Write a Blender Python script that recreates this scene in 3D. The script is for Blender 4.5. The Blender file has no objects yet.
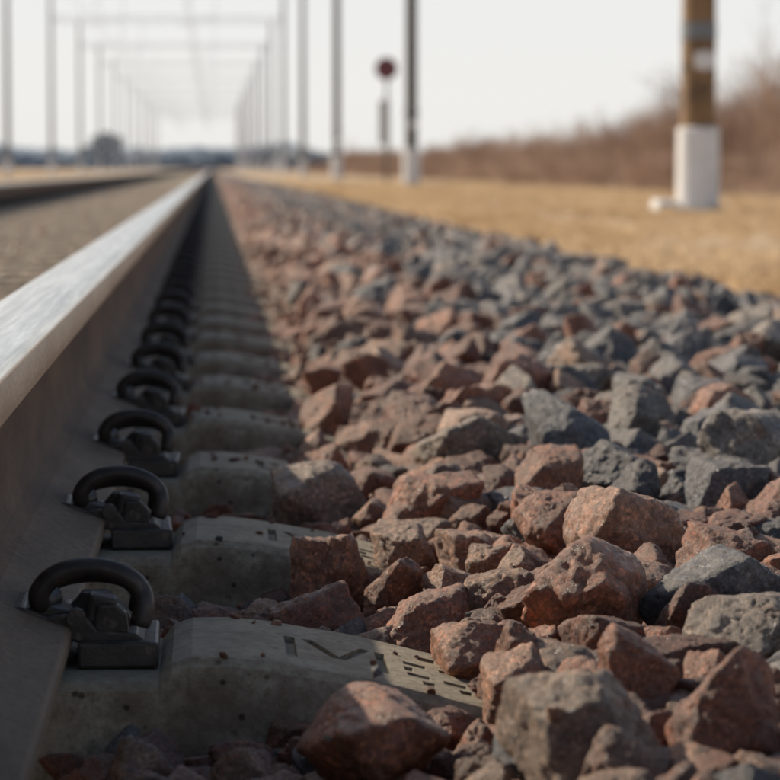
import bpy, bmesh, math, random
import numpy as np
from mathutils import Vector, noise, Euler, Matrix
random.seed(7); rng=np.random.default_rng(11); np.random.seed(5)
scn=bpy.context.scene
scn.view_settings.view_transform='Standard'; scn.view_settings.look='None'; scn.view_settings.exposure=0
COL=scn.collection

# ------------------------------------------------------------ helpers
def newmat(name):
    m=bpy.data.materials.new(name); m.use_nodes=True
    nt=m.node_tree; b=nt.nodes['Principled BSDF']
    return m,nt,b
def N(nt,t,**kw):
    n=nt.nodes.new(t)
    for k,v in kw.items(): setattr(n,k,v)
    return n
def noise_node(nt,vec,scale,detail=4,rough=.55,dist=0):
    n=N(nt,'ShaderNodeTexNoise'); n.inputs['Scale'].default_value=scale
    n.inputs['Detail'].default_value=detail; n.inputs['Roughness'].default_value=rough
    n.inputs['Distortion'].default_value=dist
    if vec is not None: nt.links.new(vec,n.inputs['Vector'])
    return n
def ramp(nt,fac,stops):
    r=N(nt,'ShaderNodeValToRGB'); e=r.color_ramp.elements
    while len(e)<len(stops): e.new(.5)
    for i,(p,c) in enumerate(stops):
        e[i].position=p; e[i].color=(c[0],c[1],c[2],1)
    nt.links.new(fac,r.inputs[0]); return r
def mix(nt,fac,a,b,mode='MIX'):
    m=N(nt,'ShaderNodeMix',data_type='RGBA',blend_type=mode)
    for s,v in ((0,fac),(6,a),(7,b)):
        if isinstance(v,(int,float)): m.inputs[s].default_value=v
        elif isinstance(v,tuple): m.inputs[s].default_value=(v[0],v[1],v[2],1)
        else: nt.links.new(v,m.inputs[s])
    return m.outputs[2]
def bump(nt,b,h,strength,dist,prev=None):
    n=N(nt,'ShaderNodeBump'); n.inputs['Strength'].default_value=strength; n.inputs['Distance'].default_value=dist
    nt.links.new(h,n.inputs['Height'])
    if prev is not None: nt.links.new(prev,n.inputs['Normal'])
    nt.links.new(n.outputs[0],b.inputs['Normal']); return n.outputs[0]
def coords(nt,which='Object'):
    t=N(nt,'ShaderNodeTexCoord'); return t.outputs[which]
def toplit_dirt(nt,col,vec,scale,top_tan,amt):
    # pale tan on upward faces: top light painted on stones, sandy dirt on concrete
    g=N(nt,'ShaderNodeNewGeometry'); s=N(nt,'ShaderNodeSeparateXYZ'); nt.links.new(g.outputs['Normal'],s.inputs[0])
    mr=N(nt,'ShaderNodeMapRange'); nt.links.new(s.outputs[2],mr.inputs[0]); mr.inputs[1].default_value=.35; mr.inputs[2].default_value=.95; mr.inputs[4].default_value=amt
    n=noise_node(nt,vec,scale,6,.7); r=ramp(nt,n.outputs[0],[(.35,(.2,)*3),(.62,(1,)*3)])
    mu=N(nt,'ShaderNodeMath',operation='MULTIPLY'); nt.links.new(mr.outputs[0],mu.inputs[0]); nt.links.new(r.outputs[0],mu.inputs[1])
    return mix(nt,mu.outputs[0],col,top_tan)
def simple(name,col,rough=.7,metal=0,var=.3,scale=8,bstr=.3,bdist=.003,spots=None):
    m,nt,b=newmat(name); c=coords(nt)
    n=noise_node(nt,c,scale,6,.6)
    dk=tuple(x*(1-var) for x in col); lt=tuple(min(1,x*(1+var)) for x in col)
    r=ramp(nt,n.outputs[0],[(.3,dk),(.7,lt)])
    out=r.outputs[0]
    if spots:
        n2=noise_node(nt,c,spots[1],5,.65); r2=ramp(nt,n2.outputs[0],[(spots[2],(0,0,0)),(spots[2]+.1,(1,1,1))])
        out=mix(nt,r2.outputs[0],out,spots[0])
    nt.links.new(out,b.inputs['Base Color'])
    b.inputs['Roughness'].default_value=rough; b.inputs['Metallic'].default_value=metal
    n3=noise_node(nt,c,scale*6,5,.7); bump(nt,b,n3.outputs[0],bstr,bdist)
    return m
def mesh_obj(name,verts,faces,mats=(),smooth=False,parent=None,link=True):
    me=bpy.data.meshes.new(name); me.from_pydata([tuple(v) for v in verts],[],faces); me.update()
    for m in mats: me.materials.append(m)
    if smooth: me.polygons.foreach_set('use_smooth',[True]*len(me.polygons))
    o=bpy.data.objects.new(name,me)
    if link: COL.objects.link(o)
    if parent: o.parent=parent
    return o
def bm_obj(name,bm,mats=(),smooth=False,parent=None,link=True):
    bmesh.ops.recalc_face_normals(bm,faces=bm.faces)
    me=bpy.data.meshes.new(name); bm.to_mesh(me); bm.free()
    for m in mats: me.materials.append(m)
    if smooth: me.polygons.foreach_set('use_smooth',[True]*len(me.polygons))
    o=bpy.data.objects.new(name,me)
    if link: COL.objects.link(o)
    if parent: o.parent=parent
    return o
def add_box(bm,c,s,rot=None,bev=0,mi=0):
    r=bmesh.ops.create_cube(bm,size=1); vs=r['verts']
    M=Matrix.Translation(c)@(rot.to_matrix().to_4x4() if rot else Matrix.Identity(4))@Matrix.Diagonal((s[0],s[1],s[2],1))
    bmesh.ops.transform(bm,matrix=M,verts=vs)
    fs=set(f for v in vs for f in v.link_faces)
    for f in fs: f.material_index=mi
    if bev:
        es=list(set(e for v in vs for e in v.link_edges))
        bmesh.ops.bevel(bm,geom=es,offset=bev,segments=2,affect='EDGES',profile=.6)
def add_cyl(bm,p0,p1,r0,r1,seg=20,mi=0,cap=True):
    p0=Vector(p0);p1=Vector(p1); d=p1-p0; L=d.length
    r=bmesh.ops.create_cone(bm,cap_ends=cap,segments=seg,radius1=r0,radius2=r1,depth=L)
    M=Matrix.Translation((p0+p1)/2)@d.to_track_quat('Z','Y').to_matrix().to_4x4()
    bmesh.ops.transform(bm,matrix=M,verts=r['verts'])
    for f in set(f for v in r['verts'] for f in v.link_faces): f.material_index=mi
def add_prism(bm,prof,y0,y1,bev=0,mi=0):
    a=[bm.verts.new((x,y0,z)) for x,z in prof]; b=[bm.verts.new((x,y1,z)) for x,z in prof]
    n=len(prof); fs=[bm.faces.new(a),bm.faces.new(b[::-1])]
    for i in range(n): fs.append(bm.faces.new((a[i],b[i],b[(i+1)%n],a[(i+1)%n])))
    for f in fs: f.material_index=mi
    if bev:
        es=list(set(e for f in fs for e in f.edges))
        bmesh.ops.recalc_face_normals(bm,faces=fs)
        bmesh.ops.bevel(bm,geom=es,offset=bev,segments=2,affect='EDGES',profile=.6)
def add_tube(bm,pts,rad,seg=12,mi=0,closed_caps=True):
    P=[Vector(p) for p in pts]; Q=[]
    for i in range(len(P)-1):
        p0=P[max(i-1,0)];p1=P[i];p2=P[i+1];p3=P[min(i+2,len(P)-1)]
        for k in range(5):
            t=k/5; Q.append(.5*((2*p1)+(-p0+p2)*t+(2*p0-5*p1+4*p2-p3)*t*t+(-p0+3*p1-3*p2+p3)*t**3))
    Q.append(P[-1]); rings=[]
    up=Vector((.1,1,.05)).normalized()
    for i,q in enumerate(Q):
        t=(Q[min(i+1,len(Q)-1)]-Q[max(i-1,0)]).normalized()
        n=(up-t*up.dot(t))
        if n.length<1e-3: n=t.orthogonal()
        n.normalize(); up=n; b=t.cross(n)
        e=min(i,len(Q)-1-i); rr=rad*(1 if e>1 else (.8 if e==0 else .97))
        rings.append([bm.verts.new(q+(n*math.cos(a)+b*math.sin(a))*rr) for a in [2*math.pi*k/seg for k in range(seg)]])
    for A,B in zip(rings,rings[1:]):
        for k in range(seg):
            f=bm.faces.new((A[k],A[(k+1)%seg],B[(k+1)%seg],B[k])); f.material_index=mi; f.smooth=True
    bm.faces.new(rings[0][::-1]).material_index=mi; bm.faces.new(rings[-1]).material_index=mi

def instancer(name,pts,rots,scls,idx,variants,attrs={}):
    pts=np.asarray(pts,dtype=np.float32); n=len(pts)
    me=bpy.data.meshes.new(name); me.vertices.add(n); me.vertices.foreach_set('co',pts.ravel())
    def at(nm,ty,arr,key):
        a=me.attributes.new(nm,ty,'POINT'); a.data.foreach_set(key,np.ascontiguousarray(arr).ravel())
    at('rot','FLOAT_VECTOR',np.asarray(rots,dtype=np.float32),'vector')
    at('scl','FLOAT_VECTOR',np.asarray(scls,dtype=np.float32),'vector')
    at('idx','INT',np.asarray(idx,dtype=np.int32),'value')
    for k,v in attrs.items(): at(k,'FLOAT',np.asarray(v,dtype=np.float32),'value')
    me.update()
    o=bpy.data.objects.new(name,me); COL.objects.link(o)
    vc=bpy.data.collections.new(name+'_variants')
    for v in variants: vc.objects.link(v)
    g=bpy.data.node_groups.new(name+'_gn','GeometryNodeTree')
    g.interface.new_socket('Geometry',in_out='INPUT',socket_type='NodeSocketGeometry')
    g.interface.new_socket('Geometry',in_out='OUTPUT',socket_type='NodeSocketGeometry')
    gi=g.nodes.new('NodeGroupInput'); go=g.nodes.new('NodeGroupOutput')
    ip=g.nodes.new('GeometryNodeInstanceOnPoints'); ci=g.nodes.new('GeometryNodeCollectionInfo')
    ci.inputs['Collection'].default_value=vc
    ci.inputs['Separate Children'].default_value=True; ci.inputs['Reset Children'].default_value=True
    def na(nm,ty):
        a=g.nodes.new('GeometryNodeInputNamedAttribute'); a.data_type=ty; a.inputs['Name'].default_value=nm
        return a.outputs['Attribute']
    er=g.nodes.new('FunctionNodeEulerToRotation')
    L=g.links.new
    L(gi.outputs[0],ip.inputs['Points']); L(ci.outputs[0],ip.inputs['Instance'])
    ip.inputs['Pick Instance'].default_value=True
    L(na('idx','INT'),ip.inputs['Instance Index'])
    L(na('rot','FLOAT_VECTOR'),er.inputs[0]); L(er.outputs[0],ip.inputs['Rotation'])
    L(na('scl','FLOAT_VECTOR'),ip.inputs['Scale']); L(ip.outputs[0],go.inputs[0])
    md=o.modifiers.new('instances','NODES'); md.node_group=g
    return o
def iattr(nt,name):
    a=N(nt,'ShaderNodeAttribute',attribute_type='INSTANCER',attribute_name=name); return a.outputs['Fac']

# ------------------------------------------------------------ layout (metres); track runs along +Y
RAILX=-.164; GAUGE=1.6; TC=RAILX-GAUGE/2
SP=.6; Y0=1.955
CAMZ=.31
GZ=-.05

# ------------------------------------------------------------ world / sun
w=bpy.data.worlds.new("World"); scn.world=w; w.use_nodes=True
nt=w.node_tree; bg=nt.nodes['Background']
sky=N(nt,'ShaderNodeTexSky',sky_type='NISHITA'); sky.sun_disc=False
AZ=math.atan2(-.78,.62); EL=math.radians(32)
sky.sun_elevation=EL; sky.sun_rotation=AZ
sky.air_density=1.0; sky.dust_density=2.2; sky.ozone_density=.8; sky.altitude=100
# bright hazy band low over the horizon, all round
tc=N(nt,'ShaderNodeTexCoord'); sx=N(nt,'ShaderNodeSeparateXYZ'); nt.links.new(tc.outputs['Generated'],sx.inputs[0])
hz=ramp(nt,sx.outputs[2],[(0.0,(.97,)*3),(.08,(.93,)*3),(.18,(.38,)*3),(.45,(.0,)*3)])
hc=ramp(nt,sx.outputs[2],[(0.0,(.88,.865,.83)),(.02,(.90,.89,.865)),(.06,(.88,.885,.88))])
sc=N(nt,'ShaderNodeVectorMath',operation='SCALE'); nt.links.new(hc.outputs[0],sc.inputs[0]); sc.inputs['Scale'].default_value=9.9
nt.links.new(mix(nt,hz.outputs[0],sky.outputs[0],sc.outputs[0]),bg.inputs[0]); bg.inputs[1].default_value=.1
sd=bpy.data.lights.new('sun','SUN'); sd.energy=5.0; sd.angle=math.radians(.5); sd.color=(1,.87,.70)
so=bpy.data.objects.new('sun',sd); COL.objects.link(so)
dv=Vector((math.sin(AZ)*math.cos(EL),math.cos(AZ)*math.cos(EL),math.sin(EL)))
so.rotation_euler=dv.to_track_quat('Z','Y').to_euler(); so.location=(-10,10,10)

# ------------------------------------------------------------ camera
cd=bpy.data.cameras.new('camera'); cam=bpy.data.objects.new('camera',cd); COL.objects.link(cam)
cam.location=(0,0,CAMZ); cam.rotation_euler=(math.radians(90-4.1),0,math.radians(-3.27))
cd.lens=143; cd.sensor_width=36; cd.clip_start=.05; cd.clip_end=6000
cd.dof.use_dof=True; cd.dof.focus_distance=2.15; cd.dof.aperture_fstop=14.5
scn.camera=cam

# ------------------------------------------------------------ materials
def stone_mat():
    m,nt,b=newmat('granite_ballast'); L=nt.links.new
    c=coords(nt); tint=iattr(nt,'tint'); val=iattr(nt,'val')
    off=N(nt,'ShaderNodeVectorMath',operation='ADD'); L(c,off.inputs[0])
    cx=N(nt,'ShaderNodeCombineXYZ'); mul=N(nt,'ShaderNodeMath',operation='MULTIPLY'); L(val,mul.inputs[0]); mul.inputs[1].default_value=37
    L(mul.outputs[0],cx.inputs[0]); L(mul.outputs[0],cx.inputs[2]); L(cx.outputs[0],off.inputs[1])
    v=off.outputs[0]
    base=ramp(nt,tint,[(0.0,(.10,.11,.128)),(.22,(.165,.172,.188)),(.42,(.27,.235,.20)),(.6,(.38,.215,.14)),(.8,(.35,.14,.078)),(1,(.215,.082,.052))])
    n1=noise_node(nt,v,1.6,5,.6,.4)
    r1=ramp(nt,n1.outputs[0],[(.3,(.55,.52,.5)),(.52,(1,1,1)),(.72,(1.5,1.4,1.25))])
    c1=mix(nt,1,base.outputs[0],r1.outputs[0],'MULTIPLY')
    vo=N(nt,'ShaderNodeTexVoronoi'); vo.inputs['Scale'].default_value=16; L(v,vo.inputs['Vector'])
    sp=N(nt,'ShaderNodeSeparateColor'); L(vo.outputs['Color'],sp.inputs[0])
    r2=ramp(nt,sp.outputs[0],[(0,(.45,.43,.42)),(.3,(.85,.85,.85)),(.7,(1.05,1.03,1)),(1,(2.1,1.95,1.8))])
    c2=mix(nt,.75,c1,r2.outputs[0],'MULTIPLY')
    n2=noise_node(nt,v,34,4,.7)
    r3=ramp(nt,n2.outputs[0],[(.36,(.4,.38,.36)),(.5,(1,1,1)),(.66,(1.5,1.45,1.4))])
    c3=mix(nt,.7,c2,r3.outputs[0],'MULTIPLY')
    n3=noise_node(nt,v,2.6,6,.7); r4=ramp(nt,n3.outputs[0],[(.56,(0,0,0)),(.70,(.5,.5,.5))])
    c4=mix(nt,r4.outputs[0],c3,(.42,.33,.24))
    n4=noise_node(nt,v,1.9,5,.65,.8); r5=ramp(nt,n4.outputs[0],[(.56,(0,0,0)),(.68,(.5,.5,.5))])
    c4=mix(nt,r5.outputs[0],c4,(.24,.105,.05))
    c4=toplit_dirt(nt,c4,v,5,(.52,.42,.31),.28)  # paler tops: top-lit contrast painted into the stone colour
    vm=N(nt,'ShaderNodeMapRange'); L(val,vm.inputs[0]); vm.inputs[3].default_value=.65; vm.inputs[4].default_value=1.4
    hv=N(nt,'ShaderNodeHueSaturation'); L(vm.outputs[0],hv.inputs['Value']); L(c4,hv.inputs['Color'])
    L(hv.outputs[0],b.inputs['Base Color'])
    rr=ramp(nt,sp.outputs[1],[(0,(.16,)*3),(.2,(.42,)*3),(1,(.66,)*3)]); L(rr.outputs[0],b.inputs['Roughness'])
    b.inputs['Specular IOR Level'].default_value=.7
    nb=noise_node(nt,v,7,8,.72); p=bump(nt,b,nb.outputs[0],.8,.007)
    nb2=noise_node(nt,v,40,4,.7); p=bump(nt,b,nb2.outputs[0],.8,.0018,p)
    return m
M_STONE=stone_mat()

def concrete_mat(name,col):
    m,nt,b=newmat(name); c=coords(nt); L=nt.links.new
    n1=noise_node(nt,c,4,6,.65); r1=ramp(nt,n1.outputs[0],[(.3,tuple(x*.7 for x in col)),(.55,col),(.75,tuple(x*1.25 for x in col))])
    n2=noise_node(nt,c,140,3,.7); r2=ramp(nt,n2.outputs[0],[(.3,(.5,.48,.45)),(.5,(1,1,1)),(.72,(1.35,1.35,1.35))])
    c2=mix(nt,.9,r1.outputs[0],r2.outputs[0],'MULTIPLY')
    n3=noise_node(nt,c,13,6,.7); r3=ramp(nt,n3.outputs[0],[(.48,(0,0,0)),(.64,(.85,.85,.85))])
    c3=mix(nt,r3.outputs[0],c2,(.18,.13,.085))
    vo=N(nt,'ShaderNodeTexVoronoi'); vo.inputs['Scale'].default_value=75; L(c,vo.inputs['Vector'])
    r4=ramp(nt,vo.outputs['Distance'],[(.10,(.25,.22,.2)),(.2,(1,1,1))])
    n5=noise_node(nt,c,22,2,.5); r5=ramp(nt,n5.outputs[0],[(.46,(0,0,0)),(.56,(1,1,1))])
    pit=mix(nt,r5.outputs[0],(1,1,1),r4.outputs[0])
    c4=mix(nt,1,c3,pit,'MULTIPLY')
    c4=toplit_dirt(nt,c4,c,30,(.46,.40,.30),.5)
    L(c4,b.inputs['Base Color']); b.inputs['Roughness'].default_value=.85
    nb=noise_node(nt,c,45,8,.75); p=bump(nt,b,nb.outputs[0],.9,.007)
    p=bump(nt,b,pit,.6,.003,p)
    return m
M_CONC=concrete_mat('weathered_concrete',(.36,.305,.22))

def rust_mat(name,col,dark,rough=.8,stretch=True,metal=0.0):
    m,nt,b=newmat(name); L=nt.links.new; c=coords(nt)
    mp=N(nt,'ShaderNodeMapping'); L(c,mp.inputs[0]); mp.inputs['Scale'].default_value=(1,.25 if stretch else 1,1)
    n1=noise_node(nt,mp.outputs[0],14,7,.65); r1=ramp(nt,n1.outputs[0],[(.3,dark),(.62,col),(.8,tuple(x*1.4 for x in col))])
    n2=noise_node(nt,c,220,3,.7); r2=ramp(nt,n2.outputs[0],[(.3,(.55,.55,.55)),(.7,(1.35,1.35,1.35))])
    L(mix(nt,.8,r1.outputs[0],r2.outputs[0],'MULTIPLY'),b.inputs['Base Color'])
    b.inputs['Roughness'].default_value=rough; b.inputs['Metallic'].default_value=metal
    nb=noise_node(nt,c,90,6,.7); bump(nt,b,nb.outputs[0],.6,.003)
    return m
M_RUST=rust_mat('rail_web_rust',(.18,.11,.068),(.08,.05,.034))
M_FOOT=rust_mat('rail_foot_rust',(.21,.15,.10),(.10,.068,.046))
def steel_mat():
    m,nt,b=newmat('polished_rail_head'); L=nt.links.new; c=coords(nt)
    mp=N(nt,'ShaderNodeMapping'); L(c,mp.inputs[0]); mp.inputs['Scale'].default_value=(1,.02,1)
    n1=noise_node(nt,mp.outputs[0],160,4,.6); r1=ramp(nt,n1.outputs[0],[(.3,(.68,.63,.56)),(.7,(.92,.89,.84))])
    L(r1.outputs[0],b.inputs['Base Color']); b.inputs['Metallic'].default_value=.92
    r2=ramp(nt,n1.outputs[0],[(.3,(.28,)*3),(.7,(.15,)*3)]); L(r2.outputs[0],b.inputs['Roughness'])
    return m
M_STEEL=steel_mat()
M_HEADSIDE=rust_mat('rail_head_side',(.52,.44,.34),(.36,.28,.21),.36,True,.7)
M_CLIP=simple('spring_clip_steel',(.045,.037,.032),.45,.3,.45,60,.35,.001,((.11,.07,.045),120,.58))
M_PLATE=simple('cast_fastening_plate',(.055,.045,.038),.6,.15,.5,50,.5,.0015,((.13,.10,.08),90,.55))

# ------------------------------------------------------------ rails
def rail(name,rx):
    half=[(.0,.180),(.020,.1795),(.028,.1780),(.0335,.1745),(.0365,.1690),(.0375,.150),(.0372,.1440),(.034,.1405),(.012,.1290),(.0095,.118),(.0085,.09),(.0095,.055),(.014,.041),(.026,.0315),(.060,.0175),(.0725,.0135),(.075,.0105),(.075,.002),(.073,0)]
    prof=[(x,z) for x,z in half]+[(-x,z) for x,z in half[::-1][:-1]]
    ys=[-3]+list(np.arange(0,60,6))+[100,200,400,900]
    verts=[];faces=[];n=len(prof)
    for y in ys:
        for x,z in prof: verts.append((rx+x,y,z+.012))
    for j in range(len(ys)-1):
        for i in range(n):
            a=j*n+i; b=j*n+(i+1)%n
            faces.append((a,b,b+n,a+n))
    faces.append(tuple(range(n))); faces.append(tuple((len(ys)-1)*n+i for i in range(n))[::-1])
    o=mesh_obj(name,verts,faces,(M_STEEL,M_HEADSIDE,M_RUST,M_FOOT),True)
    for p in o.data.polygons:
        c=p.center; z=c.z-.012
        p.material_index=0 if z>.171 else (1 if z>.142 else (2 if z>.034 else 3))
        if len(p.vertices)>4: p.use_smooth=False
    bmx=bmesh.new(); bmx.from_mesh(o.data); bmesh.ops.recalc_face_normals(bmx,faces=bmx.faces); bmx.to_mesh(o.data); bmx.free()
    try: o.data.set_sharp_from_angle(angle=math.radians(32))
    except Exception: pass
    return o
rail('steel_rail',RAILX); rail('steel_rail',RAILX-GAUGE)

# ------------------------------------------------------------ sleepers
STN=[(0,-.030,.080),(.45,-.028,.080),(.60,-.004,.088),(.66,0,.09),(.930,0,.09),(.938,.010,.088),(.950,.014,.088),(.975,.014,.089),(1.0,.011,.090),(1.06,.000,.092),(1.16,-.026,.095),(1.335,-.068,.095),(1.35,-.085,.088)]
def sl_top(u):
    u=abs(u); return float(np.interp(u,[s[0] for s in STN],[s[1] for s in STN]))
def sleeper_mesh():
    st=[(-a,b,c) for a,b,c in STN[::-1][:-1]]+STN
    verts=[];faces=[]
    for u,zt,wt in st:
        sec=[(-.135,-.22),(-wt-.022,zt-.055),(-wt-.007,zt-.014),(-wt-.003,zt-.006),(-wt+.004,zt-.001),(-wt+.012,zt),(wt-.012,zt),(wt-.004,zt-.001),(wt+.003,zt-.006),(wt+.007,zt-.014),(wt+.022,zt-.055),(.135,-.22)]
        for y,z in sec: verts.append((u,y,z))
    n=12
    for j in range(len(st)-1):
        for i in range(n):
            a=j*n+i;b=j*n+(i+1)%n
            faces.append((a,a+n,b+n,b))
    faces.append(tuple(range(n))); faces.append(tuple((len(st)-1)*n+i for i in range(n))[::-1])
    o=mesh_obj('concrete_sleeper_body',verts,faces,(M_CONC,))
    bmx=bmesh.new(); bmx.from_mesh(o.data); bmesh.ops.recalc_face_normals(bmx,faces=bmx.faces); bmx.to_mesh(o.data); bmx.free()
    bm=bmesh.new()
    def mark(u,y,du,dy,ang=0):
        z=sl_top(u); s=math.atan2(sl_top(u+.01)-sl_top(u-.01),.02)
        add_box(bm,(u,y,z),(du,dy,.008),Euler((0,-s,ang)))
    ux=.962
    mark(ux+.050,-.015,.007,.08,.0); mark(ux+.070,-.005,.007,.062,.30); mark(ux+.090,-.005,.007,.062,-.30); mark(ux+.108,-.015,.007,.08,0)
    for k,x0 in enumerate((.130,.153,.176,.199)):
        mark(ux+x0,.010,.015,.012)
        mark(ux+x0,-.033,.015,.012)
        if k!=1: mark(ux+x0-.005,-.012,.006,.016)
        if k!=2: mark(ux+x0+.005,-.056,.008,.014)
    for x0 in (.14,.165,.19): mark(ux+x0,.045,.012,.016)
    cut=bm_obj('cut',bm)
    md=o.modifiers.new('b','BOOLEAN'); md.operation='DIFFERENCE'; md.object=cut; md.solver='EXACT'; md.use_self=True
    dg=bpy.context.evaluated_depsgraph_get(); me=bpy.data.meshes.new_from_object(o.evaluated_get(dg))
    bpy.data.objects.remove(o); bpy.data.objects.remove(cut)
    o=bpy.data.objects.new('concrete_sleeper_body',me)
    return o
sl=sleeper_mesh()
NS=260
ks=np.arange(-4,NS); ys=Y0+ks*SP
sjit=rng.normal(0,.006,len(ks)); sjit[4:8]=0; sjit[:4]=-.14
rz=rng.normal(0,.004,len(ks))
sy=ys+sjit
instancer('concrete_sleepers',np.c_[np.full(len(ks),TC),sy,np.zeros(len(ks))],np.c_[rz*0,rz*0,rz],np.ones((len(ks),3)),np.zeros(len(ks)),[sl])

# ------------------------------------------------------------ rail fastening (local x=0 at rail foot edge, +x away from rail)
def fastening():
    bm=bmesh.new()
    add_prism(bm,[(-.042,.0265),(.006,.0135),(.008,.000),(.046,.000),(.050,.012),(.040,.020),(.016,.022),(.010,.030),(-.004,.032),(-.016,.031),(-.030,.037),(-.042,.037)],-.036,.036,.0018,1)
    add_box(bm,(.029,0,.008),(.050,.098,.016),None,.002,1)
    add_prism(bm,[(-.006,.028),(.020,.020),(.040,.018),(.034,.030),(.022,.042),(.006,.042)],-.006,.010,.002,1)
    add_prism(bm,[(.012,.018),(.036,.016),(.034,.032),(.028,.038),(.016,.038)],-.034,-.020,.002,1)
    add_box(bm,(.018,-.022,.033),(.018,.018,.020),Euler((0,.2,0)),.003,1)
    add_box(bm,(-.012,-.014,.031),(.026,.030,.010),Euler((0,.22,0)),.002,1)
    add_cyl(bm,(.003,-.040,.030),(.003,-.030,.030),.006,.006,10,1)
    fy=-.030
    pts=[(.040,fy-.006,.022),(.043,fy-.004,.034),(.041,fy,.047),(.032,fy,.060),(.016,fy,.068),(-.002,fy,.068),(-.017,fy,.060),(-.025,fy,.047),(-.025,fy+.004,.036),
         (-.022,fy+.016,.0345),(-.018,.0,.036),(-.022,-fy-.016,.0345),(-.025,-fy-.004,.036),(-.022,-fy,.046),(-.014,-fy,.056),(.0,-fy,.062),(.016,-fy,.062),(.030,-fy,.055),(.038,-fy,.044),(.040,-fy,.032),(.038,-fy,.022)]
    pts=[((x-.009)*.95+.0125,y,(.036+(z-.036)*(.68 if y<0 else .45) if z>.036 else z)+.002) for x,y,z in pts]
    add_tube(bm,pts,.0068,14,0)
    return bm_obj('rail_fastening_body',bm,(M_CLIP,M_PLATE),False,None,False)
fa=fastening()
P=[];R=[]
for rx in (RAILX,RAILX-GAUGE):
    for sgn in (1,-1):
        for k,y in zip(ks,sy):
            if y>110: continue
            P.append((rx+sgn*.075,y+rng.normal(0,.004)*(k>1),.001)); R.append((0,0,(0 if sgn>0 else math.pi)+rng.normal(0,.03)))
instancer('rail_fastenings',P,R,np.ones((len(P),3)),np.zeros(len(P)),[fa])
bm=bmesh.new()
for rx in (RAILX,RAILX-GAUGE):
    for y in sy:
        if y<110: add_box(bm,(rx,y,.006),(.142,.17,.0115))
bm_obj('rubber_rail_pads',bm,(simple('rubber',(.03,.03,.03),.8),))

# ------------------------------------------------------------ stones
def rock_variant(i,sub=5):
    r_=np.random.default_rng(100+i)
    bm=bmesh.new(); bmesh.ops.create_icosphere(bm,subdivisions=sub,radius=1)
    me=bpy.data.meshes.new('stone_%02d'%i); bm.to_mesh(me); bm.free()
    n=len(me.vertices); d=np.empty(n*3); me.vertices.foreach_get('co',d); d=d.reshape(-1,3); d/=np.linalg.norm(d,axis=1)[:,None]
    npl=int(r_.integers(9,16)); nn=r_.normal(size=(npl,3)); nn/=np.linalg.norm(nn,axis=1)[:,None]
    nn=np.vstack([nn,np.eye(3),-np.eye(3)]); dd=np.r_[r_.uniform(.60,.92,npl),r_.uniform(.82,1.05,6)]
    p=r_.uniform(14,34)
    q=np.maximum(d@nn.T,0)/dd
    r=(q**p).sum(1)**(-1/p)
    ax=np.array([1,r_.uniform(.72,.98),r_.uniform(.64,.9)])
    co=d*r[:,None]*ax
    off=r_.uniform(-50,50,3); o3=Vector(off)
    disp=np.empty(n)
    for k in range(n):
        v=Vector(co[k]);
        a=noise.fractal(v*2.4+o3,1.0,2.0,3)
        b=noise.fractal(v*7+o3,.85,2.1,4)
        c=abs(noise.noise(v*4.0+o3*1.7))
        disp[k]=a*.07+b*.032-(.045*max(0,.16-c)/.16)
    co*= (1+disp)[:,None]
    co/=np.abs(co[:,0]).max()
    me.vertices.foreach_set('co',co.astype(np.float32).ravel()); me.polygons.foreach_set('use_smooth',[True]*len(me.polygons)); me.update()
    me.materials.append(M_STONE)
    return bpy.data.objects.new('stone_%02d'%i,me)
NV=26
rocks=[rock_variant(i) for i in range(NV)]

TX=[-.30,-.10,-.03,.06,.12,.17,.22,.32,.95,1.15,1.42]
TZ=[-.060,-.050,-.040,-.034,-.028,-.008,.012,.020,.014,-.005,-.075]
def Tsurf(x): return np.interp(x,TX,TZ)
CELL=.005; X0=-.12; X1=1.42; YA=1.05; YB=13.0
nx=int((X1-X0)/CELL); ny=int((YB-YA)/CELL)
gx=X0+(np.arange(nx)+.5)*CELL; gy=YA+(np.arange(ny)+.5)*CELL
H=np.repeat((Tsurf(gx)-.085)[None,:],ny,0)
stop=np.array([sl_top(x-TC) if abs(x-TC)<1.35 else -1 for x in gx])
for y in sy:
    a=np.abs(gy-y)<.098
    H[a,:]=np.maximum(H[a,:],stop[None,:])
    a2=(np.abs(gy-y)>=.098)&(np.abs(gy-y)<.118)
    H[a2,:]=np.maximum(H[a2,:],stop[None,:]-.05)
SP_,SR,SS,SI,ST,SV=[],[],[],[],[],[]
def redprob(x):
    t=min(max((x-.24)/.36,0),1); t=t*t*(3-2*t); return .95-.72*t
def tintval(x,r=None):
    if random.random()<redprob(x): return random.uniform(.52,1.0)
    return random.uniform(0,.42)
def put(x,y,r,z=None,tint=None,val=None,rot=None,idx=None,zs=1.0):
    SP_.append((x,y,z)); SS.append((r,r,r*zs)); SI.append(random.randrange(NV) if idx is None else idx)
    SR.append(rot if rot else (random.gauss(0,.45),random.gauss(0,.45),random.uniform(0,6.283)))
    ST.append(tintval(x) if tint is None else tint); SV.append(random.random() if val is None else val)
def patch(x,y,r):
    i0=int((x-X0-r)/CELL); i1=int((x-X0+r)/CELL)+1; j0=int((y-YA-r)/CELL); j1=int((y-YA+r)/CELL)+1
    return max(i0,0),min(i1,nx),max(j0,0),min(j1,ny)
def rest(x,y,r,pc=65):
    i0,i1,j0,j1=patch(x,y,r*.62)
    return float(np.percentile(H[j0:j1,i0:i1],pc))
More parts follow.
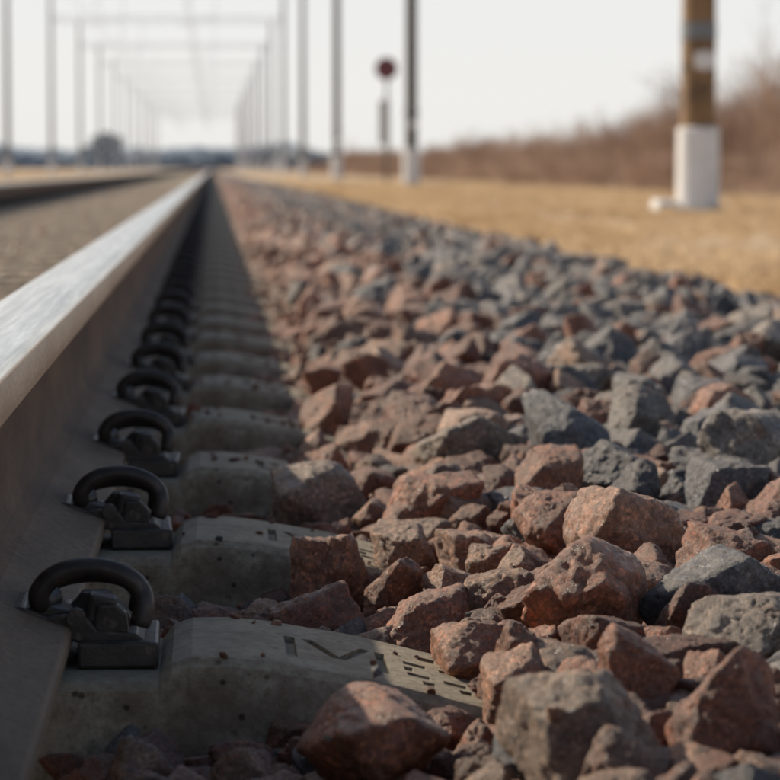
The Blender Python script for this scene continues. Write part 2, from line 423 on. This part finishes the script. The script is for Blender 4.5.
def stamp(x,y,z,r):
    rr=r*.86; i0,i1,j0,j1=patch(x,y,rr)
    dx=(gx[i0:i1]-x)[None,:]; dy=(gy[j0:j1]-y)[:,None]
    q=1-(dx*dx+dy*dy)/(rr*rr); m=q>0
    top=z+.70*r*np.sqrt(np.maximum(q,0)); sub=H[j0:j1,i0:i1]
    sub[m]=np.maximum(sub[m],top[m])
def sweep(n,rlo,rhi,tol,ymax=YB,ymin=YA,xmax=X1-.02):
    for _ in range(n):
        r=random.uniform(rlo,rhi)
        best=None
        for k in range(4):
            x=random.uniform(X0+.03,xmax); y=ymin+(ymax-ymin)*random.random()
            i=int((x-X0)/CELL); j=min(int((y-YA)/CELL),ny-1)
            g=H[j,i]-float(Tsurf(x))
            if best is None or g<best[0]: best=(g,x,y)
        g,x,y=best
        if x<-.05 and r>.024: continue
        h=rest(x,y,r); z=h+.50*r
        if z+.62*r>float(Tsurf(x))+tol: continue
        put(x,y,r,z); stamp(x,y,z,r)
sweep(7000,.030,.044,.004)
sweep(7000,.024,.036,.006)
# larger stones seen in the foreground: (x,y,semi-axis,tint,val)
BIG=[(.094,2.94,.055,.48,.6),(.092,2.40,.042,.72,.6),(.150,2.13,.038,.78,.65),(.154,2.47,.032,.55,.75),(.256,3.08,.046,.45,.4),(.184,2.68,.046,.80,.5),
(.245,1.99,.050,.82,.8),(.304,2.30,.048,.66,.7),(.360,3.08,.053,.12,.5),(.335,2.01,.046,.2,.45),(.515,2.89,.052,.33,.8),(.078,2.24,.036,.85,.4),
(.085,1.68,.052,.82,.6),(.185,1.56,.044,.5,.45),(.330,1.85,.036,.45,.6),(.205,2.15,.028,.6,.6),(.236,1.72,.028,.85,.7),(.262,1.58,.036,.86,.65),
(.133,2.30,.034,.75,.4),(.385,2.5,.036,.12,.4),(.37,2.8,.038,.15,.5),(.375,2.2,.034,.85,.5),(.214,2.47,.036,.8,.55),(.260,2.40,.034,.78,.5),(.185,3.42,.040,.7,.5),
(.025,1.69,.028,.8,.4),(-.01,1.70,.024,.7,.4),(-.045,1.71,.020,.6,.3),(.30,2.75,.038,.75,.5),(.44,2.65,.042,.1,.5),(.14,3.75,.042,.75,.5),(.17,4.4,.042,.85,.5),(.5,3.6,.048,.3,.5),(.12,3.3,.032,.8,.5)]
for n,(x,y,r,t,v) in enumerate(BIG):
    h=rest(x,y,r,60); cap=float(Tsurf(x))+.034
    if x<.21: cap=max(cap,sl_top(x-TC)+(.48*r if min(abs(sy-y))<.14 else -.01))
    if n==12: cap=.0; h=max(h,-.030)
    z=min(h+.50*r,cap)
    put(x,y,r,z,t,v,(random.gauss(0,.25),random.gauss(0,.25),random.uniform(0,6.28)),(n*5)%NV,1.08); stamp(x,y,z,r)
sweep(9000,.022,.036,.022)
sweep(9000,.016,.026,.014)
sweep(3000,.015,.024,.012,8.0,YA,.10)
sweep(4000,.010,.017,.006,6.0)
sweep(2500,.009,.015,.006,4.0,YA,.08)
for _ in range(1500):
    x=random.uniform(.20,1.25); y=random.uniform(3.2,YB-.1); r=random.uniform(.032,.050)
    h=rest(x,y,r,50); z=h+.3*r
    if z+.6*r>float(Tsurf(x))+.046: continue
    put(x,y,r,z); stamp(x,y,z,r)
for _ in range(500):
    x=random.uniform(-.09,.2); y=random.uniform(1.5,6); r=random.uniform(.0015,.0045)
    i=int((x-X0)/CELL); j=int((y-YA)/CELL)
    if H[j,i]<sl_top(x-TC)-.01: continue
    if abs(y-Y0)<.12 and random.random()<.5: continue
    put(x,y,r,H[j,i]+r*.4)
ndep=len(SP_)
def scatter(xa,xb,ya,yb,s,rlo,rhi,zf,tf=None):
    X=np.arange(xa,xb,s); Y=np.arange(ya,yb,s)
    for y in Y:
        for x in X:
            xx=x+random.uniform(-.5,.5)*s; yy=y+random.uniform(-.5,.5)*s; r=random.uniform(rlo,rhi)
            z=zf(xx,yy)
            if z is None: continue
            put(xx,yy,r,z+random.uniform(-.012,.012),None if tf is None else tf(xx))
def zshoulder(x,y): return float(Tsurf(x))-.012-(.012 if x<.12 else 0)
def zin(x,y):
    ph=((y-Y0+SP/2)%SP)-SP/2
    if abs(ph)<.1: return None
    return -.058
scatter(-.07,1.40,YB,75,.056,.024,.040,zshoulder)
scatter(.0,1.40,YB,40,.12,.026,.042,lambda x,y: zshoulder(x,y)+.016 if x>.18 else None)
scatter(-1.70,-.22,1.6,60,.05,.016,.030,zin,lambda x: random.uniform(.45,.75))
scatter(-3.1,-1.84,4,60,.075,.026,.042,lambda x,y: float(Tsurf(2*TC-x))-.012)
print('stones',len(SP_),ndep)
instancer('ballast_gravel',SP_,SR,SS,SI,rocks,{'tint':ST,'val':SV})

# ------------------------------------------------------------ ballast bed sheet
def bed_mat():
    m,nt,b=newmat('ballast_bed'); L=nt.links.new; c=coords(nt)
    vo=N(nt,'ShaderNodeTexVoronoi'); vo.inputs['Scale'].default_value=22; L(c,vo.inputs['Vector'])
    sp=N(nt,'ShaderNodeSeparateColor'); L(vo.outputs['Color'],sp.inputs[0])
    sx=N(nt,'ShaderNodeSeparateXYZ'); L(c,sx.inputs[0])
    mr=N(nt,'ShaderNodeMapRange'); L(sx.outputs[0],mr.inputs[0]); mr.inputs[1].default_value=.15; mr.inputs[2].default_value=.6
    red=ramp(nt,sp.outputs[0],[(0,(.14,.08,.055)),(1,(.32,.20,.13))]); gr=ramp(nt,sp.outputs[0],[(0,(.08,.08,.09)),(1,(.22,.21,.20))])
    L(mix(nt,mr.outputs[0],red.outputs[0],gr.outputs[0]),b.inputs['Base Color']); b.inputs['Roughness'].default_value=.9
    bump(nt,b,vo.outputs['Distance'],1,.02); return m
bx=[(-3.4,-.16),(-3.05,-.10),(-2.3,.012),(-2.0,.0),(-1.85,-.05),(-1.0,-.05),(-.1,-.05)]+[(x,z) for x,z in zip(TX[2:],TZ[2:])]+[(1.6,-.14)]
vs=[];fs=[]; yy=[-4,2,70,78,900]
for j,y in enumerate(yy):
    for x,z in bx: vs.append((x,y,z-(.06 if y<75 else .012)))
n=len(bx)
for j in range(len(yy)-1):
    for i in range(n-1): a=j*n+i; fs.append((a,a+1,a+1+n,a+n))
mesh_obj('ballast_bed',vs,fs,(bed_mat(),))

# ------------------------------------------------------------ ground
def ground_mat():
    m,nt,b=newmat('dry_grass_ground'); L=nt.links.new; c=coords(nt)
    n1=noise_node(nt,c,.35,6,.6); r1=ramp(nt,n1.outputs[0],[(.3,(.36,.25,.15)),(.5,(.52,.38,.235)),(.7,(.60,.46,.30))])
    n2=noise_node(nt,c,5,6,.7); r2=ramp(nt,n2.outputs[0],[(.3,(.6,.55,.5)),(.6,(1.1,1.1,1.1))])
    c2=mix(nt,.8,r1.outputs[0],r2.outputs[0],'MULTIPLY')
    sx=N(nt,'ShaderNodeSeparateXYZ'); L(c,sx.inputs[0])
    mr=N(nt,'ShaderNodeMapRange'); L(sx.outputs[0],mr.inputs[0]); mr.inputs[1].default_value=5.5; mr.inputs[2].default_value=9
    c3=mix(nt,mr.outputs[0],c2,(.28,.19,.13))
    L(c3,b.inputs['Base Color']); b.inputs['Roughness'].default_value=.95
    bump(nt,b,n2.outputs[0],.5,.03); return m
gxs=[(-3000,GZ),(-200,GZ),(-20,GZ),(-3.6,GZ),(-3.3,-.12),(-3.1,-.4),(1.30,-.4),(1.36,-.13),(1.46,-.075),(1.7,GZ-.005),(2.4,GZ+.01),(3.2,GZ),(5,GZ+.01),(8,GZ+.03),(20,GZ),(200,GZ),(3000,GZ)]
gys=[-30,-5]+list(np.arange(0,60,3.0))+[80,120,200,400,900,3000]
vs=[];fs=[];n=len(gxs)
for y in gys:
    for x,z in gxs:
        dz=0
        if 1.5<x<10 or -20<=x<-3.5: dz=random.uniform(-.012,.012)
        vs.append((x+(random.uniform(-.03,.03) if 1.3<x<1.5 else 0),y,z+dz))
for j in range(len(gys)-1):
    for i in range(n-1): a=j*n+i; fs.append((a,a+1,a+1+n,a+n))
mesh_obj('ground',vs,fs,(ground_mat(),),True)

# ------------------------------------------------------------ grass, weeds, shrubs
def blades_mat(name,stops,trans=.25):
    m,nt,b=newmat(name); L=nt.links.new
    t=iattr(nt,'tint'); r=ramp(nt,t,stops); L(r.outputs[0],b.inputs['Base Color']); b.inputs['Roughness'].default_value=.8
    tr=N(nt,'ShaderNodeBsdfTranslucent'); L(r.outputs[0],tr.inputs[0]); ms=N(nt,'ShaderNodeMixShader'); ms.inputs[0].default_value=trans
    L(b.outputs[0],ms.inputs[1]); L(tr.outputs[0],ms.inputs[2]); L(ms.outputs[0],nt.nodes['Material Output'].inputs[0]); return m
M_GR=blades_mat('dry_grass',[(0,(.42,.29,.16)),(.5,(.62,.46,.28)),(1,(.72,.57,.38))],.5)
M_TW=blades_mat('bare_twigs',[(0,(.20,.125,.09)),(.5,(.34,.23,.17)),(1,(.48,.35,.26))],.4)
def tuft(i):
    r=random.Random(i); vs=[];fs=[]
    for _ in range(26):
        a=r.uniform(0,6.28); rad=r.uniform(0,.5); bx_,by_=math.cos(a)*rad,math.sin(a)*rad
        h=r.uniform(.35,1.0); lean=r.uniform(.1,.9); a2=r.uniform(0,6.28); w_=.035
        px,py=-math.sin(a2)*w_,math.cos(a2)*w_; tx,ty=math.cos(a2)*lean,math.sin(a2)*lean
        k=len(vs); vs+=[(bx_-px,by_-py,0),(bx_+px,by_+py,0),(bx_+px*.8+tx*.35,by_+py*.8+ty*.35,h*.6),(bx_-px*.8+tx*.35,by_-py*.8+ty*.35,h*.6),(bx_+tx,by_+ty,h)]
        fs+=[(k,k+1,k+2,k+3),(k+3,k+2,k+4)]
    return mesh_obj('tuft_%02d'%i,vs,fs,(M_GR,),False,None,False)
tufts=[tuft(i) for i in range(5)]
P=[];R=[];S=[];T=[]
for _ in range(15000):
    y=4+random.random()**1.4*70; x=1.36+random.random()**1.25*5.5
    cl=noise.noise(Vector((x*.9,y*.25,3)))
    if cl<-.25 and random.random()<.6: continue
    s=random.uniform(.025,.06)*(1+.5*cl)*(1+min(y,40)*.012)
    P.append((x,y,GZ-.01 if x>1.6 else -.085)); R.append((0,0,random.uniform(0,6.28))); S.append((s*1.5,s*1.5,s)); T.append(min(1,max(0,.5+cl*.7+random.gauss(0,.18))))
for _ in range(1500):
    y=random.uniform(20,140); x=-3.6-random.random()*8; s=random.uniform(.05,.12)
    P.append((x,y,GZ-.01)); R.append((0,0,random.uniform(0,6.28))); S.append((s*1.5,s*1.5,s)); T.append(random.random())
instancer('dry_grass',P,R,S,np.random.randint(0,5,len(P)),tufts,{'tint':T})

def shrub(i):
    r=random.Random(50+i); vs=[];fs=[]
    def seg(p,q,w0,w1):
        d=(q-p); s=d.cross(Vector((r.uniform(-1,1),r.uniform(-1,1),.2)))
        if s.length<1e-4: return
        s.normalize(); k=len(vs); vs.extend([p-s*w0,p+s*w0,q+s*w1,q-s*w1]); fs.append((k,k+1,k+2,k+3))
    def grow(p,d,L,w_,lev):
        q=p+d*L; seg(p,q,w_,w_*.6)
        if lev==0: return
        for _ in range(r.randint(2,3)):
            nd=(d+Vector((r.gauss(0,.4),r.gauss(0,.4),r.gauss(.15,.25)))).normalized(); grow(q,nd,L*r.uniform(.6,.85),w_*.6,lev-1)
    for _ in range(9):
        a=r.uniform(0,6.28); rad=r.uniform(0,.3)
        grow(Vector((math.cos(a)*rad,math.sin(a)*rad,0)),Vector((math.cos(a)*.4,math.sin(a)*.4,1)).normalized(),r.uniform(.2,.38),.011,4)
    return mesh_obj('shrub_%02d'%i,vs,fs,(M_TW,),False,None,False)
shr=[shrub(i) for i in range(5)]
P=[];R=[];S=[];T=[]
for _ in range(2800):
    y=66+random.random()**1.6*520; x=17+y*.01+random.random()**1.6*40
    h=random.uniform(1.2,2.9)*(1+.7*noise.noise(Vector((x*.06,y*.045,1))))*(1+.3*max(0,1-y/160))
    if random.random()<.04: h*=1.45
    P.append((x,y,GZ-.03)); R.append((0,0,random.uniform(0,6.28))); S.append((h*.8,h*.8,h)); T.append(min(1,max(0,random.gauss(.5,.3))))
instancer('bare_shrubs',P,R,S,np.random.randint(0,5,len(P)),shr,{'tint':T})
P=[];R=[];S=[];T=[]
for _ in range(3800):
    y=22+random.random()**1.5*200; x=6.0+random.random()**1.3*(12+y*.06)
    h=random.uniform(.18,.6)*(1+.9*noise.noise(Vector((x*.3,y*.08,1))))
    P.append((x,y,GZ-.02)); R.append((0,0,random.uniform(0,6.28))); S.append((h*1.2,h*1.2,h)); T.append(min(1,max(0,random.gauss(.5,.35))))
shr2=[]
for i,s_ in enumerate(shr):
    shr2.append(bpy.data.objects.new('weed_%02d'%i,s_.data))
instancer('dry_weeds',P,R,S,np.random.randint(0,5,len(P)),shr2,{'tint':T})

def treeline(name,x0,x1,yc,h,col,n):  # col is leaf colour with aerial haze painted in
    m,nt,b=newmat(name+'_hazed_foliage'); c=coords(nt); nn=noise_node(nt,c,.08,4,.6); r=ramp(nt,nn.outputs[0],[(.35,tuple(q*.85 for q in col)),(.65,tuple(q*1.1 for q in col))])
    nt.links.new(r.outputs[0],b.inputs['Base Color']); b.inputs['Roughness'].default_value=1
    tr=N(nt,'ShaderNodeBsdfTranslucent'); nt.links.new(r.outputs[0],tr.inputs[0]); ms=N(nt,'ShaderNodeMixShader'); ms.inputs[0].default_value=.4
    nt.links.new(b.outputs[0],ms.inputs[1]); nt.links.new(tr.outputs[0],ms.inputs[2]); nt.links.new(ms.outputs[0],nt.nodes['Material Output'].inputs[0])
    vs=[];fs=[]
    for _ in range(n):
        x=random.uniform(x0,x1); top=h*(.65+.6*noise.noise(Vector((x*.012,yc*.01,0)))+.35*noise.noise(Vector((x*.06,2,0))))
        z=random.random()**.8*max(top,1); y=yc+random.uniform(-30,30); s=random.uniform(.8,2.2)
        k=len(vs)
        for a in (0,2.1,4.2):
            aa=a+random.uniform(-.5,.5); vs.append((x+math.cos(aa)*s*1.5,y+random.uniform(-s,s),z+math.sin(aa)*s))
        fs.append((k,k+1,k+2))
    mesh_obj(name,vs,fs,(m,))
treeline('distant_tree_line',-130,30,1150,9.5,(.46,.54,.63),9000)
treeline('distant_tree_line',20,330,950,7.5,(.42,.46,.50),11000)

# ------------------------------------------------------------ poles
M_POLE=simple('weathered_pole',(.24,.145,.07),.7,0,.4,3,.5,.01,((.10,.07,.045),5,.55))
M_WHITE=simple('white_paint',(.78,.78,.77),.6,0,.08,6,.3,.004,((.5,.47,.42),9,.64))
M_GREYP=simple('grey_steel',(.22,.23,.24),.5,.4,.2,3)
def polemat(k,lift=0,nm='pole_concrete_haze'):  # colour fades with k: distance haze painted into posts and beams
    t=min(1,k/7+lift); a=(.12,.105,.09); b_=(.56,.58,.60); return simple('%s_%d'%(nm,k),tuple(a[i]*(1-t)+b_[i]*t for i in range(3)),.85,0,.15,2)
PX=4.0
def catenary_pole(y,near):
    e=bpy.data.objects.new('catenary_pole',None); COL.objects.link(e); e.location=(PX-(.04 if near else 0),y,GZ)
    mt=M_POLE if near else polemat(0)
    hb=.68 if near else .745
    bm=bmesh.new(); add_cyl(bm,(0,0,hb-.04),(0,0,10),.145 if near else .125,.10,28); bm_obj('shaft',bm,(mt,),False,e)
    bm=bmesh.new(); add_cyl(bm,(0,0,-.3),(0,0,hb),.178,.172,28,0); add_cyl(bm,(0,0,hb),(0,0,hb+.012),.172,.150,28,0); bm_obj('white_base',bm,(M_WHITE,),False,e)
    bm=bmesh.new(); add_cyl(bm,(0,0,1.40),(0,0,1.54),.148,.148,28,0); add_box(bm,(.02,-.158,1.48),(.06,.02,.05),None,.004); bm_obj('clamp_band',bm,(M_GREYP,),False,e)
    bm=bmesh.new(); add_box(bm,(.03,-.152,1.23),(.17,.012,.13),None,.003); add_box(bm,(.03,-.145,1.23),(.05,.03,.16)); bm_obj('number_plate',bm,(M_WHITE,),False,e)
    bm=bmesh.new()
    add_cyl(bm,(-.1,0,8.3),(-3.2,0,8.3),.03,.03,10); add_cyl(bm,(-.1,0,9.4),(-3.0,0,8.35),.02,.02,8); add_cyl(bm,(-.1,0,7.0),(-2.6,0,7.1),.02,.02,8)
    for q in range(4): add_cyl(bm,(-.25-q*.09,0,8.3),(-.30-q*.09,0,8.3),.07,.05,12)
    bm_obj('cantilever_arm',bm,(M_GREYP,),False,e)
    for ch in e.children:
        for p in ch.data.polygons: p.use_smooth=len(p.vertices)==4
        try: ch.data.set_sharp_from_angle(angle=math.radians(35))
        except Exception: pass
catenary_pole(25.2,True); catenary_pole(62.5,False); catenary_pole(100,False)
XL=-9.0
for k in range(1,12):
    y=100+37.5*k
    mt=polemat(k); mb=polemat(k,.45,'beam_steel_haze')
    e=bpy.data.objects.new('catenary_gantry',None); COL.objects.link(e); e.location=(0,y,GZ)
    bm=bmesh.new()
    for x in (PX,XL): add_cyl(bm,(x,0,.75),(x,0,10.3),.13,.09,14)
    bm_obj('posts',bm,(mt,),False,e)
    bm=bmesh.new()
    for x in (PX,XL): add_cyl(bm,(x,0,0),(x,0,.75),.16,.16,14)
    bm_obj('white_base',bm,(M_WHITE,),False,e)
    bm=bmesh.new()
    for z in (8.5,8.8):
        add_box(bm,((PX+XL)/2,0,z),(PX-XL,.04,.04))
    n=12
    for i in range(n):
        xa=XL+(PX-XL)*i/n; xb=XL+(PX-XL)*(i+1)/n; za,zb=(8.5,8.8) if i%2 else (8.8,8.5)
        add_cyl(bm,(xa,0,za),(xb,0,zb),.012,.012,6)
    for x in (TC,-5.0):
        add_cyl(bm,(x,0,8.35),(x,0,7.6),.02,.02,8); add_cyl(bm,(x-.5,0,6.6),(x+1.1,0,6.9),.012,.012,6); add_cyl(bm,(x+1.1,0,8.5),(x+1.1,0,6.8),.012,.012,6)
    bm_obj('truss_beam',bm,(mb,),False,e)
bm=bmesh.new()
for x in (TC,-5.0):
    for k in range(-1,12):
        ya=100+37.5*(k-1); yb=ya+37.5
        for i in range(6):
            t0,t1=i/6,(i+1)/6; f=lambda t:7.6-1.0*4*t*(1-t)
            add_cyl(bm,(x,ya+37.5*t0,f(t0)),(x,ya+37.5*t1,f(t1)),.007,.007,4,0,False)
            add_cyl(bm,(x,ya+37.5*t0,f(t0)),(x,ya+37.5*t0,6.3),.003,.003,3,0,False)
        add_cyl(bm,(x,ya,6.3),(x,yb,6.3),.007,.007,4,0,False)
for k in range(-2,12):
    ya=100+37.5*(k-1); add_cyl(bm,(PX+.3,ya,9.6),(PX+.3,ya+37.5,9.6),.008,.008,4,0,False)
bm_obj('overhead_wires',bm,(M_GREYP,))

# railway sign
e=bpy.data.objects.new('round_railway_sign',None); COL.objects.link(e); e.location=(3.97,71,GZ)
bm=bmesh.new(); add_cyl(bm,(0,0,0),(0,0,2.6),.045,.045,14); bm_obj('post',bm,(M_GREYP,),True,e)
bm=bmesh.new(); add_cyl(bm,(0,-.05,2.62),(0,-.08,2.62),.26,.26,40); bm_obj('disc',bm,(simple('sign_red',(.22,.07,.08),.5,0,.15),),False,e)
bm=bmesh.new(); add_cyl(bm,(0,-.083,2.62),(0,-.088,2.62),.12,.12,30); bm_obj('disc_centre',bm,(simple('sign_dark',(.12,.04,.05),.5),),False,e)
bm=bmesh.new(); add_box(bm,(-.05,-.06,1.4),(.24,.12,1.0),None,.02); bm_obj('equipment_case',bm,(simple('case_grey',(.5,.5,.48),.6),),False,e)

bm=bmesh.new(); add_box(bm,(0,0,.04),(.20,.16,.12),Euler((.1,.05,.3)),.02); add_box(bm,(.14,.05,.02),(.14,.10,.07),Euler((0,.1,-.4)),.015)
o=bm_obj('white_marker_block',bm,(M_WHITE,)); o.location=(3.65,24.9,GZ)
e=bpy.data.objects.new('distant_building',None); COL.objects.link(e); e.location=(-27,800,GZ)
M_B=simple('hazed_render',(.30,.38,.46),.9,0,.1,.5)  # walls and roof: distance haze painted into the blue-grey colour
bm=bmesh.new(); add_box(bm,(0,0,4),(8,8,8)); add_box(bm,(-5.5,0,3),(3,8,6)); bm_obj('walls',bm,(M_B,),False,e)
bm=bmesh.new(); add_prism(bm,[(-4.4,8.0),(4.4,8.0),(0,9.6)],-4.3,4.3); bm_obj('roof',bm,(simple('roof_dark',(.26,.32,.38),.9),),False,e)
bm=bmesh.new()
for ix in (-2.4,0,2.4):
    for iz in (2.2,5.4): add_box(bm,(ix,-4.01,iz),(1.2,.1,1.5))
bm_obj('windows',bm,(simple('window_glass',(.03,.04,.05),.2),),False,e)
